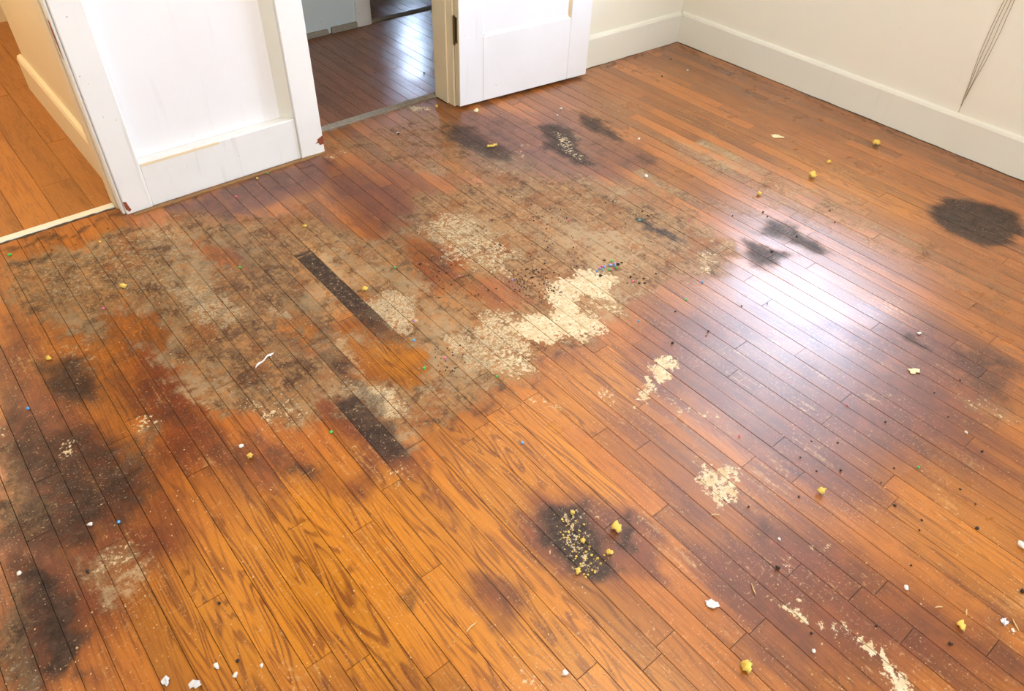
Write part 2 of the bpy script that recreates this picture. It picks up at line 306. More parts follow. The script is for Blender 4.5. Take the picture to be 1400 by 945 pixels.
# ------------------------------------------------------------------ stains on the main floor
# each stain: (attribute, strength, softness in metres, outline)   outlines are given as seen in the photograph and laid on the floor plane
P_, L_ = 'poly', 'line'
BW, BX0 = 0.0571, 0.039                       # board width and the seam the rows are counted from
ST = [
 # worn through to dry wood
 ('bare', .80, .07, P_, [(0,350),(60,345),(170,312),(270,287),(330,300),(430,292),(500,312),(560,272),(620,252),(700,242),(770,242),(850,270),(950,290),(1010,330),(1000,375),(900,392),(852,440),(775,482),(722,520),(640,560),(565,615),(545,622),(520,600),(440,556),(430,580),(330,576),(280,556),(230,515),(180,478),(110,468),(40,430),(0,415)]),
 ('bare', .60, .10, P_, [(440,200),(590,145),(640,190),(800,235),(960,262),(1080,290),(1000,300),(700,260),(560,240),(500,230)]),
 ('bare', .56, .12, P_, [(880,170),(1040,220),(1180,280),(1300,340),(1400,400),(1400,440),(1200,340),(1060,290),(930,220)]),
 ('bare', .75, .01, 'row', [(868,236),(945,275),(953,281)]),
 ('bare', .70, .01, 'row', [(950,190),(1000,215),(1012,222)]),
 ('bare', .62, .05, P_, [(320,540),(400,528),(440,560),(420,592),(350,582)]),
 ('bare', .90, .04, P_, [(570,278),(640,258),(740,325),(765,370),(700,385),(620,365)]),
 ('bare', .75, .03, P_, [(0,578),(18,575),(25,640),(42,690),(50,735),(0,745)]),
 ('bare', .75, .03, P_, [(22,668),(66,672),(72,720),(42,742),(20,722)]),
 ('bare', .85, .04, P_, [(0,800),(40,830),(66,890),(62,945),(0,945)]),
 ('bare', .60, .05, P_, [(95,752),(205,738),(225,795),(170,832),(112,832)]),
 ('bare', .55, .06, P_, [(150,600),(215,575),(225,600),(185,650),(150,670)]),
 ('bare', .60, .05, P_, [(1320,530),(1400,555),(1400,590),(1360,585),(1310,555)]),
 ('bare', .45, .05, P_, [(1060,800),(1120,830),(1080,850),(1050,830)]),
 # varnish still there inside the worn area
 ('-bare', .85, .03, P_, [(148,432),(205,420),(232,452),(215,472),(160,466)]),
 ('-bare', .95, .03, P_, [(488,470),(560,470),(592,500),(565,530),(500,516)]),
 ('-bare', .65, .04, P_, [(370,425),(420,440),(440,480),(400,470)]),
 ('-bare', .75, .03, P_, [(270,338),(320,340),(332,372),(290,372)]),
 ('-bare', .6, .08, P_, [(425,235),(520,258),(570,300),(520,330),(470,310),(420,270)]),
 ('-bare', .65, .04, P_, [(640,390),(690,370),(725,405),(700,430),(650,420)]),
 ('-bare', .60, .05, P_, [(555,325),(640,345),(640,400),(580,400)]),
 ('-bare', .50, .05, P_, [(430,450),(520,420),(560,440),(500,470)]),
 # crusts and grit
 ('grit', .55, .05, P_, [(20,360),(150,330),(250,300),(330,400),(360,455),(270,450),(180,400),(60,430)]),
 ('grit', .70, .04, P_, [(215,385),(300,385),(345,430),(320,455),(250,440)]),
 ('grit', .62, .04, P_, [(560,300),(640,290),(720,350),(700,380),(600,360)]),
 ('grit', .70, .04, P_, [(590,470),(640,430),(705,425),(745,480),(725,512),(640,515)]),
 ('grit', .78, .03, P_, [(450,515),(530,530),(570,570),(520,575),(470,550)]),
 ('grit', .75, .03, P_, [(480,400),(560,400),(590,440),(540,460),(500,430)]),
 ('grit', .55, .05, P_, [(40,470),(110,460),(150,500),(110,520)]),
 ('grit', .70, .02, P_, [(355,420),(395,420),(398,445),(370,448)]),
 ('grit', .62, .03, P_, [(745,690),(790,695),(835,770),(800,790),(760,740)]),
 ('grit', .50, .05, P_, [(950,340),(1000,345),(990,385),(930,375)]),
 ('grit', .55, .03, P_, [(745,180),(800,185),(815,225),(775,222)]),
 ('grit', .45, .05, P_, [(640,190),(720,240),(690,250),(640,220)]),
 ('grit', .45, .06, P_, [(320,570),(460,585),(440,620),(330,620)]),
 # black stains and darker lines
 ('dark', 1.0, .010, 'row', [(421,347),(448,370),(580,505)]),
 ('dark', .55, .010, 'row', [(432,480),(468,510),(485,522)]),
 ('dark', .74, .010, 'row', [(478,535),(545,610),(556,630)]),
 ('dark', .60, .022, P_, [(478,545),(505,535),(545,575),(566,608),(550,628),(522,606),(490,565)]),
 ('dark', .55, .02, P_, [(455,525),(490,518),(520,545),(480,550)]),
 ('dark', .75, .05, P_, [(50,490),(112,480),(152,520),(112,562),(68,548)]),
 ('dark', .75, .04, P_, [(60,640),(110,640),(158,690),(145,722),(105,735),(72,700)]),
 ('dark', .70, .03, P_, [(12,580),(28,580),(55,640),(42,650)]),
 ('dark', .60, .05, P_, [(80,600),(130,610),(140,640),(95,640)]),
 ('dark', .60, .05, P_, [(130,610),(212,590),(216,640),(160,700),(140,660)]),
 ('dark', .85, .03, P_, [(15,790),(62,782),(95,830),(120,880),(122,945),(78,945),(66,880),(25,830)]),
 ('dark', .45, .06, P_, [(0,640),(30,650),(50,730),(40,790),(0,790)]),
 ('dark', .90, .03, P_, [(737,702),(762,690),(792,692),(842,762),(857,786),(832,797),(792,790),(752,742)]),
 ('dark', .75, .02, P_, [(836,712),(860,715),(863,745),(842,742)]),
 ('dark', .72, .05, P_, [(607,166),(640,170),(692,200),(702,226),(652,216),(615,195)]),
 ('dark', .78, .04, P_, [(735,176),(770,170),(802,200),(812,228),(782,228),(745,200)]),
 ('dark', .75, .04, P_, [(788,155),(830,165),(862,190),(842,197),(800,173)]),
 ('dark', .50, .04, P_, [(868,204),(906,210),(896,228),(862,220)]),
 ('dark', 1.0, .050, P_, [(1268,280),(1300,270),(1360,280),(1393,292),(1395,330),(1342,335),(1288,313),(1270,296)]),
 ('dark', .75, .04, P_, [(1008,350),(1030,330),(1062,345),(1097,347),(1062,366),(1030,363)]),
 ('dark', .75, .05, P_, [(1040,298),(1082,308),(1130,333),(1152,352),(1112,347),(1070,325),(1030,315)]),
 ('dark', .50, .06, P_, [(1290,470),(1330,470),(1400,490),(1400,570),(1345,548),(1300,500)]),
 ('dark', .60, .015, P_, [(1228,452),(1262,462),(1290,482),(1270,482),(1236,462)]),
 ('dark', .75, .02, P_, [(860,288),(886,300),(940,330),(930,336),(880,312)]),
 ('dark', .45, .06, P_, [(1010,700),(1050,705),(1102,740),(1090,757),(1040,747)]),
 ('dark', .35, .06, P_, [(1300,860),(1340,880),(1400,920),(1400,945),(1360,925),(1310,890)]),
 ('dark', .35, .06, P_, [(1180,690),(1290,770),(1400,860),(1400,880),(1280,800),(1170,720)]),
 ('dark', .55, .03, P_, [(397,640),(440,633),(424,665),(396,662)]),
 ('dark', .55, .02, P_, [(560,775),(578,790),(590,850),(570,850)]),
 ('dark', .70, .012, L_, [(0,362),(90,352),(150,328),(205,312)]),
 ('dark', .65, .015, L_, [(0,338),(40,336),(160,298),(260,268),(340,245)]),
 ('dark', .50, .018, L_, [(925,63),(1060,118),(1200,173),(1400,255)]),
 ('dark', .50, .016, L_, [(806,96),(925,62)]),
 ('dark', .45, .020, L_, [(640,150),(800,106)]),  # darker line along the foot of the open door
 ('dark', .42, .10, P_, [(0,355),(160,320),(330,310),(420,330),(470,420),(440,560),(330,580),(200,500),(60,480),(0,460)]),
 ('dark', .30, .08, P_, [(440,300),(560,330),(640,420),(740,500),(640,560),(560,600),(470,480)]),
 ('dark', .60, .06, P_, [(0,540),(60,575),(205,600),(232,640),(165,735),(110,745),(60,760),(0,770)]),
 ('dark', .60, .05, P_, [(0,775),(70,770),(112,830),(130,945),(0,945)]),
 ('dark', .38, .05, P_, [(60,470),(160,480),(250,540),(300,600),(220,600),(110,570)]),
 ('dark', .32, .08, P_, [(230,560),(330,590),(480,640),(560,650),(420,670),(300,650)]),
 ('dark', .30, .06, P_, [(600,150),(720,160),(880,200),(900,235),(760,240),(640,225)]),
 ('dark', .30, .05, P_, [(250,275),(430,215),(470,240),(380,275),(300,300)]),
 ('dark', .32, .05, P_, [(500,290),(600,300),(650,400),(580,400)]),
 ('dark', .55, .010, L_, [(565,614),(640,562),(722,520),(775,482)]),
 ('dark', .45, .03, P_, [(760,470),(795,460),(790,478),(765,488)]),
 ('dark', .40, .04, P_, [(600,480),(640,510),(730,520),(640,530)]),
 ('dark', .35, .04, P_, [(620,430),(660,440),(650,465),(615,455)]),
 ('dark', .50, .03, P_, [(80,365),(110,360),(120,385),(95,392)]),
 ('dark', .45, .05, P_, [(280,300),(330,305),(335,330),(300,330)]),
 ('dark', .45, .03, P_, [(530,340),(560,340),(575,385),(550,380)]),
 # varnish gone red
 ('red', .85, .05, P_, [(215,288),(440,212),(470,235),(400,275),(310,305),(250,300)]),
 ('red', .6, .12, P_, [(440,216),(560,240),(600,300),(570,340),(500,320),(440,270)]),
 ('red', .95, .08, P_, [(0,430),(50,470),(85,560),(155,600),(215,640),(165,735),(110,745),(0,800),(0,560)]),
 ('red', .70, .10, P_, [(160,460),(260,500),(340,640),(280,660),(230,720),(170,760),(60,780),(150,700),(200,600)]),
 ('red', .55, .08, P_, [(540,320),(650,345),(640,400),(560,400)]),
 ('red', .60, .10, P_, [(600,150),(760,150),(880,195),(910,240),(780,255),(640,235)]),
 ('red', .65, .14, P_, [(850,440),(1000,400),(1250,430),(1400,480),(1400,720),(1280,650),(1220,720),(1080,680),(960,590),(870,540)]),
 ('red', .75, .14, P_, [(960,740),(1100,700),(1250,780),(1400,860),(1400,945),(1100,945),(950,850)]),
 ('red', .75, .06, P_, [(712,670),(790,672),(900,720),(905,790),(850,815),(770,800),(720,740)]),
 ('red', .65, .05, P_, [(620,790),(700,800),(730,860),(690,870)]),
 ('red', .60, .05, P_, [(520,640),(570,640),(660,730),(600,700)]),
 ('red', .55, .08, P_, [(100,840),(180,820),(140,900),(120,945),(90,945)]),
 ('red', .50, .06, P_, [(330,300),(420,280),(440,330),(360,350)]),
 ('red', .60, .06, P_, [(230,560),(330,598),(470,640),(520,620),(570,640),(480,685),(380,660),(260,640)]),
 ('red', .80, .08, P_, [(0,740),(100,735),(240,690),(260,740),(170,790),(130,860),(140,945),(0,945)]),
 ('red', .75, .05, P_, [(400,470),(470,480),(560,610),(600,640),(520,640),(440,560)]),
 ('red', .45, .10, P_, [(860,540),(960,600),(1010,700),(930,740),(860,640)]),
 # finish gone flat
 ('dull', 1.0, .30, P_, [(0,300),(300,330),(420,480),(360,640),(300,800),(300,945),(0,945)]),
 ('dull', .7, .25, P_, [(300,330),(700,300),(720,500),(560,640),(640,945),(300,945)]),
 # bright golden varnish
 ('gold', .9, .10, P_, [(440,640),(560,650),(700,545),(800,640),(830,690),(725,690),(760,800),(920,945),(280,945),(220,850),(260,770),(340,700)]),
 ('gold', .7, .06, P_, [(580,600),(720,532),(850,480),(880,550),(760,600)]),
 ('gold', 1.0, .02, 'row', [(745,578),(832,686),(840,694)]),
 ('gold', .9, .02, P_, [(748,580),(770,600),(838,690),(820,697),(760,640)]),
 ('gold', .8, .05, P_, [(490,470),(560,470),(592,500),(560,530)]),
 ('gold', .6, .03, P_, [(365,435),(420,440),(435,470),(385,460)]),
 ('gold', .5, .12, P_, [(1200,680),(1400,720),(1400,840),(1260,760)]),
 ('gold', .5, .10, P_, [(1060,200),(1270,270),(1260,310),(1100,260)]),
 # cream residue
 ('pale', .74, .025, P_, [(742,396),(772,374),(830,374),(848,390),(846,404),(800,402),(790,425),(832,446),(828,456),(790,455),(762,472),(716,466),(700,442),(748,420)]),
 ('pale', .42, .02, P_, [(795,402),(846,405),(846,432),(812,436)]),
 ('pale', .50, .05, P_, [(640,480),(700,470),(740,500),(700,515)]),
 ('pale', .75, .015, P_, [(893,490),(920,477),(926,500),(906,525),(880,552),(870,560),(880,528)]),
 ('pale', .62, .02, P_, [(945,630),(972,640),(1012,640),(1020,690),(990,702),(972,672)]),
 ('pale', .90, .010, L_, [(1068,824),(1090,838),(1118,850),(1150,860),(1172,878)]),
 ('pale', .75, .017, L_, [(1172,878),(1192,895),(1206,918),(1226,930)]),
 ('pale', .55, .015, P_, [(1075,770),(1090,765),(1095,785),(1080,785)]),
 ('pale', .50, .02, P_, [(1105,745),(1132,748),(1130,765),(1110,762)]),
 ('pale', .55, .02, P_, [(1080,795),(1098,800),(1095,818),(1078,812)]),
 ('pale', .55, .01, L_, [(696,216),(720,202),(740,196)]),
 ('pale', .60, .015, L_, [(445,214),(475,208)]),
 ('pale', .75, .02, P_, [(560,150),(585,142),(590,150),(570,158)]),
 ('pale', .48, .03, P_, [(755,180),(790,195),(800,220),(780,218)]),
 ('pale', .42, .04, P_, [(755,695),(790,700),(830,775),(800,785),(770,740)]),
 ('pale', .50, .03, P_, [(520,640),(545,640),(560,665),(540,668)]),
 ('pale', .45, .03, P_, [(715,540),(760,545),(770,565),(730,565)]),
 ('pale', .50, .02, P_, [(820,520),(835,525),(850,560),(835,560)]),
 ('pale', .45, .02, P_, [(700,925),(750,925),(760,945),(700,945)]),
 ('pale', .50, .02, P_, [(955,345),(975,345),(970,370),(950,368)]),
 ('pale', .50, .02, P_, [(0,578),(15,576),(20,592),(0,595)]),
 ('pale', .55, .02, P_, [(90,610),(110,600),(120,618),(98,628)]),
 ('pale', .45, .02, P_, [(180,570),(215,570),(215,590),(175,600)]),
 ('pale', .40, .05, P_, [(330,545),(400,535),(430,560),(360,580)]),
 ('pale', .40, .04, P_, [(130,755),(190,745),(200,790),(150,800)]),
 ('pale', .38, .05, P_, [(1300,540),(1330,530),(1400,570),(1400,585),(1330,560)]),
 ('pale', .45, .01, L_, [(895,535),(940,560),(985,568)]),
]
STAINS = []
for a_, s_, f_, k_, pts_ in ST:
    STAINS.append((a_, s_, f_, k_, np.array([at(*q)[:2] for q in pts_])))
ATTRS = ('bare', 'dark', 'red', 'pale', 'grit', 'gold', 'dull')

def seg_dist(Q, a, b):
    ab = b-a; t = np.clip(((Q-a)@ab)/max(ab@ab, 1e-12), 0, 1)
    return np.hypot(*(Q-(a+t[:, None]*ab)).T)
def stain_values(Q):
    out = {k: np.zeros(len(Q)) for k in ATTRS}
    # outlines wander a little
    W = Q + np.stack([.014*np.sin(Q[:, 0]*21+Q[:, 1]*17)+.007*np.sin(Q[:, 1]*67+2)+.005*np.sin(Q[:, 1]*131+Q[:, 0]*40), .016*np.sin(Q[:, 0]*33+1.3)+.009*np.sin(Q[:, 0]*97+Q[:, 1]*53)], 1)
    W0 = W
    for a, s, f, k, V in STAINS:
        W = Q if s == 1.0 else W0
        if k == 'row':       # a stain that keeps to one board: full from the first to the second point, gone at the third
            sel = np.nonzero(np.floor((Q[:, 0]-BX0)/BW) == math.floor((V[:, 0].mean()-BX0)/BW))[0]
            yy = Q[sel, 1]; ya_, yb_, yc_ = V[:, 1]
            val = s*np.clip((ya_-yy)/.02+.5, 0, 1)*np.clip((yy-yc_)/max(yb_-yc_, .01), 0, 1)**.6
            out[a][sel] = np.maximum(out[a][sel], val)
            continue
        m = f*1.2+.05
        lo, hi = V.min(0)-m, V.max(0)+m
        sel = np.nonzero((W >= lo).all(1) & (W <= hi).all(1))[0]
        if not len(sel): continue
        q = W[sel]
        n = len(V)
        if k == 'line':
            d = np.min([seg_dist(q, V[i], V[i+1]) for i in range(n-1)], 0)
            val = s*np.clip(1-d/(f*1.6), 0, 1)**.7
        else:
            d = np.min([seg_dist(q, V[i], V[(i+1) % n]) for i in range(n)], 0)
            ins = np.zeros(len(q), bool)
            for i in range(n):
                a0, b0 = V[i], V[(i+1) % n]
                c = (a0[1] > q[:, 1]) != (b0[1] > q[:, 1])
                ins ^= c & (q[:, 0] < (b0[0]-a0[0])*(q[:, 1]-a0[1])/(b0[1]-a0[1]+1e-15)+a0[0])
            sd = np.where(ins, d, -d)
            t = np.clip(sd/(2*f)+.5, 0, 1); val = s*t*t*(3-2*t)
        if a[0] == '-': out[a[1:]][sel] *= 1-val
        else: out[a][sel] = np.maximum(out[a][sel], val)
    return out

# ------------------------------------------------------------------ floors of single boards
def board_mesh(x0, x1, y0, y1, step, z, rng, stains, name='plank', shift=0.0):
    g, ch, dep = .0003, .0007, .011
    w0, w1 = x0+g, x1-g
    xs = [w0, w0, w0+ch, w0+(w1-w0)*.36, w0+(w1-w0)*.64, w1-ch, w1, w1]
    zs = [-dep, -.0013, 0, 0, 0, 0, -.0013, -dep]
    n = max(1, int(round((y1-y0)/step)))
    ys = np.linspace(y0+.0006, y1-.0006, n+1)
    V = np.array([(x, y, z+dz) for y in ys for x, dz in zip(xs, zs)])
    F = [(r*8+i, r*8+i+1, (r+1)*8+i+1, (r+1)*8+i) for r in range(n) for i in range(7)]
    F += [tuple(range(8)), tuple(range(n*8, n*8+8))[::-1]]
    return V, F, rng
def finish_board(name, V, F, seed, mat, parent, stains, shift):
    cx, cy = V[:, 0].mean(), V[:, 1].mean()
    me = bpy.data.meshes.new(name)
    me.from_pydata((V-[cx, cy, 0]).tolist(), [], F)
    nv = len(V)
    a = me.attributes.new('seed', 'FLOAT_VECTOR', 'POINT'); a.data.foreach_set('vector', np.tile(seed, (nv, 1)).ravel())
    e = np.zeros(nv); e.reshape(-1, 8)[:, [0, 1, 6, 7]] = 1
    a = me.attributes.new('edge', 'FLOAT', 'POINT'); a.data.foreach_set('value', e)
    if stains:
        S = stain_values(V[:, :2]+np.array([0, shift]))
        for k in ATTRS:
            a = me.attributes.new(k, 'FLOAT', 'POINT'); a.data.foreach_set('value', S[k])
    o = link(name, me, mat, parent, (cx, cy, 0))
    return o
def in_view(x0, x1, y0, y1, m=60):
    for y in np.linspace(y0, y1, 12):
        v = np.array([(x0+x1)/2, y, 0])-CO
        d = v@CF
        if d > .1:
            px, py = 700+FPX*(v@CR)/d, 472.5-FPX*(v@CU)/d
            if -m < px < 1400+m and -m < py < 945+m: return True
    return False
# board ends that the photograph shows
JOINTS = {}
for q in [(1100,645),(1208,664),(1347,508),(1023,632),(1248,860),(1175,806),(842,712),(915,868),(1040,852),(898,702),(405,458),(310,525),(285,562),(421,346),(965,283),(292,818),(728,380),(640,375),(655,515),(875,612),(150,745),(560,612),(463,240),(490,300),(115,350),(1330,600),(540,660),(700,560),(250,480),(930,180)]:
    p = at(*q); k = math.floor((p[0]-BX0)/BW); JOINTS.setdefault(k, []).append(p[1])

def lay_floor(parent, xa, xb, ya, yb, mat, stains, seedno, step, limit_view=True, jmin=.45, jmax=1.25, deep=None, BW=BW):
    rnd = random.Random(seedno)
    ka, kb = math.floor((xa-BX0)/BW), math.ceil((xb-BX0)/BW)
    rest = []
    for k in range(ka, kb):
        x0, x1 = max(xa, BX0+k*BW), min(xb, BX0+(k+1)*BW)
        if x1-x0 < .006: continue
        yb_row = yb
        if deep and deep[0] < (x0+x1)/2 < deep[1]: yb_row = deep[2]
        fixed = sorted(JOINTS.get(k, [])) if stains else []
        cuts = [ya]
        y = ya+rnd.uniform(.15, jmax)
        while y < yb_row-.12:
            if all(abs(y-f) > .35 for f in fixed): cuts.append(y)
            y += rnd.uniform(jmin, jmax)
        cuts = sorted(cuts+[f for f in fixed if ya+.1 < f < yb_row-.05])+[yb_row]
        for y0, y1 in zip(cuts, cuts[1:]):
            seed = np.array([rnd.random(), rnd.random(), rnd.random()])
            vis = in_view(x0, x1, y0, y1)
            V, F, _ = board_mesh(x0, x1, y0, y1, step if vis else .4, rnd.uniform(-.0005, .0005), None, stains)
            sh = rnd.uniform(-.022, .022)
            if vis or not limit_view: finish_board('plank', V, F, seed, mat, parent, stains, sh)
            else: rest.append((V, F, seed))
    if rest:
        off = 0; VV, FF, SS, EE = [], [], [], []
        for V, F, s in rest:
            VV.append(V); FF += [tuple(i+off for i in f) for f in F]; off += len(V)
            SS.append(np.tile(s, (len(V), 1))); e = np.zeros((len(V)//8, 8)); e[:, [0, 1, 6, 7]] = 1; EE.append(e.ravel())
        VV = np.concatenate(VV); me = bpy.data.meshes.new('plank_field'); me.from_pydata(VV.tolist(), [], FF)
        a = me.attributes.new('seed', 'FLOAT_VECTOR', 'POINT'); a.data.foreach_set('vector', np.concatenate(SS).ravel())
        a = me.attributes.new('edge', 'FLOAT', 'POINT'); a.data.foreach_set('value', np.concatenate(EE))
        if stains:
            S = stain_values(VV[:, :2])
            for kk in ATTRS:
                a = me.attributes.new(kk, 'FLOAT', 'POINT'); a.data.foreach_set('value', S[kk])
        tag(link('plank_field', me, mat, parent), kind='stuff')

YT = 0.112                                     # where the main boards end at the doorways
f_main = struct(empty('floor', (0, 0, 0)), 'worn orange oak strip floor with black and grey stains', 'floor')
bm_obj('subfloor', boxes((XL, 0.02, YF, .25, -.06, -.0105)), M['subfloor'], f_main)
lay_floor(f_main, XL, -.002, YF, YT, M['floor'], True, 11, .02, deep=(-2.093, -1.436, .1955))
f_side = struct(empty('floor_side_room'), 'clean orange wood floor beyond the cream threshold', 'floor')
bm_obj('subfloor', boxes((XL, -2.2, .14, 2.4, -.06, -.0105)), M['subfloor'], f_side)
lay_floor(f_side, XL, -2.25, .146, 2.3, M['side_floor'], False, 5, .5, BW=.115)
f_hall = struct(empty('floor_hall'), 'dark brown wood floor of the hall beyond the doorway', 'floor')
bm_obj('subfloor', boxes((-2.11, -.35, .2, 1.2, -.06, -.0105)), M['subfloor'], f_hall)
lay_floor(f_hall, -2.10, -.40, .235, 1.165, M['hall_floor'], False, 9, .5)
f_far = struct(empty('floor_far_room'), 'dark red brown floor of the room past the hall', 'floor')
bm_obj('subfloor', boxes((-1.6, 1.6, 1.19, YFAR, -.06, -.0105)), M['subfloor'], f_far)
lay_floor(f_far, -1.6, 1.6, 1.205, YFAR, M['hall_floor'], False, 3, 1.0)

# ------------------------------------------------------------------ walls
def wall_x(name, x0, x1, ya, yb, z0, z1, hole, mat, label):
    """wall whose thickness runs along x, with a window hole (y0, y1, z0, z1)"""
    h = hole
    bm = boxes((x0, x1, ya, h[0], z0, z1), (x0, x1, h[1], yb, z0, z1), (x0, x1, h[0], h[1], z0, h[2]), (x0, x1, h[0], h[1], h[3], z1))
    return struct(bm_obj(name, bm, mat), label, 'wall')
def wall_y(name, y0, y1, xa, xb, z0, z1, hole, mat, label):
    h = hole
    bm = boxes((xa, h[0], y0, y1, z0, z1), (h[1], xb, y0, y1, z0, z1), (h[0], h[1], y0, y1, z0, h[2]), (h[0], h[1], y0, y1, h[3], z1))
    return struct(bm_obj(name, bm, mat), label, 'wall')

wall_x('wall_right', .016, .16, YF-.15, .06, -.06, ZC, WR, M['cream'], 'cream plaster wall above the tall cream baseboard')
wall_y('wall_front', YF-.15, YF, XL-.15, .16, -.06, ZC, WF, M['cream'], 'cream wall with the wide window facing the doorways')
struct(bm_obj('wall_left', boxes((XL-.15, XL, YF, 2.45, -.06, ZC)), M['cream']), 'cream wall closing the room beside the doorway', 'wall')
# back wall: behind the open door, above both doorways, beside the wide doorway
bm = bmesh.new()
prism(bm, [(-1.34, .066), (.016, .018), (.16, .018), (.16, .20), (-1.34, .20)], -.06, ZC)
struct(bm_obj('wall_back', bm, M['cream']), 'cream wall behind the open white door', 'wall')
struct(bm_obj('wall_back_header', boxes((-3.86, -2.84, .07, .2, 2.05, ZC), (-2.11, -1.34, .07, .2, 2.05, ZC), (XL, -3.86, .07, .2, -.06, ZC)), M['cream']), 'wall over and beside the two doorways', 'wall')
struct(bm_obj('ceiling', boxes((XL-.15, 1.75, YF-.15, YFAR+.15, ZC, ZC+.1)), M['ceiling']), 'plain warm ceiling over the rooms', 'ceiling')

# the divider between the two doorways
struct(bm_obj('wall_divider', boxes((-2.845, -2.115, .098, 1.30, -.06, ZC)), M['beige']), 'beige side wall of the stub between the doorways', 'wall')
pan = struct(empty('trim_1', (-2.5, .06, 0)), 'white panelled end of the wall stub, with stiles, bottom rail and sunken panel', 'trim')
def child_box(name, parent, mat, b, bev=.002):
    p = parent.location
    bm = boxes((b[0]-p[0], b[1]-p[0], b[2]-p[1], b[3]-p[1], b[4]-p[2], b[5]-p[2]))
    if bev: bevelled(bm, bev)
    return bm_obj(name, bm, mat, parent)
child_box('stile', pan, M['white'], (-2.877, -2.785, .040, .0975, .0, 2.05), .003)
child_box('bottom_rail', pan, M['white'], (-2.785, -2.2005, .044, .0975, .0, .166), .003)
child_box('sunken_panel', pan, M['panel'], (-2.784, -2.203, .088, .0975, .167, 2.05), 0)
child_box('casing', pan, M['white'], (-2.200, -2.100, .036, .0975, .0, 2.05), .003)
# sloped moulding along the casing, its shading put in as a creamier paint
bm = bmesh.new(); prism(bm, [(-2.238+2.5, .0878-.06), (-2.2005+2.5, .050-.06), (-2.2005+2.5, .0878-.06)], .167, 2.05)
bm_obj('panel_moulding', bm, M['cream_base'], pan)
child_box('hall_jamb', pan, M['white'], (-2.1145, -2.094, .098, .215, 0, 2.05), .002)
child_box('side_jamb', pan, M['beige'], (-2.892, -2.8455, .098, .170, 0, 2.05), .003)
child_box('stop_bead', pan, M['white'], (-2.886, -2.8775, .052, .0975, .0, 2.05), .002)
child_box('ledge_drip', pan, M['edge_paint'], (-2.78, -2.50, .0425, .0438, .155, .1645), 0)
# places where the paint has come off down to red wood
def chip(parent, pts, y, name='paint_chip'):
    bm = bmesh.new(); p = parent.location
    a = [bm.verts.new((x-p[0], y-p[1], z-p[2])) for x, z in pts]; b = [bm.verts.new((x-p[0], y-.0012-p[1], z-p[2])) for x, z in pts]
    bm.faces.new(a); bm.faces.new(b[::-1]); n = len(pts)
    for i in range(n): bm.faces.new((a[i], b[i], b[(i+1) % n], a[(i+1) % n]))
    o = bm_obj(name, bm, M['chip'], parent); o['label'] = 'red wood showing where paint has chipped off'
    return o
chip(pan, [(-2.125,.062),(-2.1005,.072),(-2.1005,.036),(-2.118,.036),(-2.122,.046),(-2.136,.047),(-2.126,.052)], .0361)
chip(pan, [(-2.877,.052),(-2.866,.050),(-2.862,.030),(-2.858,.016),(-2.866,.010),(-2.874,.022)], .0401)
bm = bmesh.new(); v = [(-2.8872-(-2.5), y-.06, z) for y, z in ((.060,.655),(.075,.66),(.080,.62),(.074,.57),(.066,.54),(.058,.60))]
bm.faces.new([bm.verts.new(q) for q in v])
r = bmesh.ops.extrude_face_region(bm, geom=list(bm.faces)); bmesh.ops.translate(bm, vec=(.0008, 0, 0), verts=[e for e in r['geom'] if isinstance(e, bmesh.types.BMVert)])
o = bm_obj('paint_chip', bm, M['chip'], pan); o['label'] = 'red wood showing where paint has chipped off'
# unpainted strip along the floor where a shoe moulding was
bm = bmesh.new()
n = 26
for i in range(n):
    xa, xb = -2.86+i*(.757/n), -2.86+(i+1)*(.757/n)
    box(bm, xa, xb, .019+random.uniform(-.002, .002), .0355, -.001, .0035+random.uniform(0, .0025))
struct(bm_obj('trim_2', bm, M['rawwood']), 'raw wood strip along the foot of the white panelling', 'trim')

# side room: baseboard on the divider, end wall
bm = bmesh.new(); extrude_profile(bm, [(-2.8452, 0), (-2.866, 0), (-2.866, .138), (-2.860, .150), (-2.8452, .153)], 'y', .1705, 1.325)
struct(bm_obj('baseboard_side_room', bm, M['beige']), 'beige baseboard along the wall stub in the side room', 'baseboard')
struct(bm_obj('wall_side_room', boxes((XL, -2.115, 2.3, 2.45, -.06, ZC), (-2.25, -2.115, 1.302, 2.3, -.06, ZC)), M['beige']), 'yellowish end wall of the side room', 'wall')
bm = bmesh.new(); extrude_profile(bm, [(2.2995, 0), (2.28, 0), (2.28, .14), (2.2995, .153)], 'x', XL, -2.252)
struct(bm_obj('baseboard_side_room_end', bm, M['beige']), 'baseboard across the far end of the side room', 'baseboard')
struct(bm_obj('trim_3', bevelled(boxes((-3.86, -2.893, .114, .1445, -.005, .0065)), .002), M['cream_base']), 'cream painted threshold strip of the wide doorway', 'threshold')

# hall: far wall, casing, threshold, jambs
struct(bm_obj('wall_hall_end', boxes((-2.114, -1.279, 1.166, 1.20, -.06, ZC), (-.40, -.30, .2, 1.20, -.06, ZC), (-1.285, -.40, 1.166, 1.20, 2.05, ZC)), M['blue']), 'pale blue grey wall at the end of the hall', 'wall')
hc = struct(empty('trim_4', (-1.235, 1.17, 0)), 'pale casing at the far doorway of the hall', 'trim')
child_box('casing', hc, M['white'], (-1.2785, -1.19, 1.150, 1.205, 0, 2.05), .003)
sb = struct(empty('baseboard_hall', (-1.7, 1.15, 0)), 'chipped grey strip along the foot of the blue wall', 'baseboard')
child_box('strip', sb, M['dust'], (-2.1, -1.455, 1.148, 1.1655, 0, .026), .002)
child_box('strip', sb, M['dust'], (-1.435, -1.280, 1.148, 1.1655, 0, .030), .002)
struct(bm_obj('trim_5', bevelled(boxes((-1.189, -.405, 1.168, 1.200, -.003, .008)), .002), M['dust']), 'pale threshold strip at the far end of the hall', 'threshold')
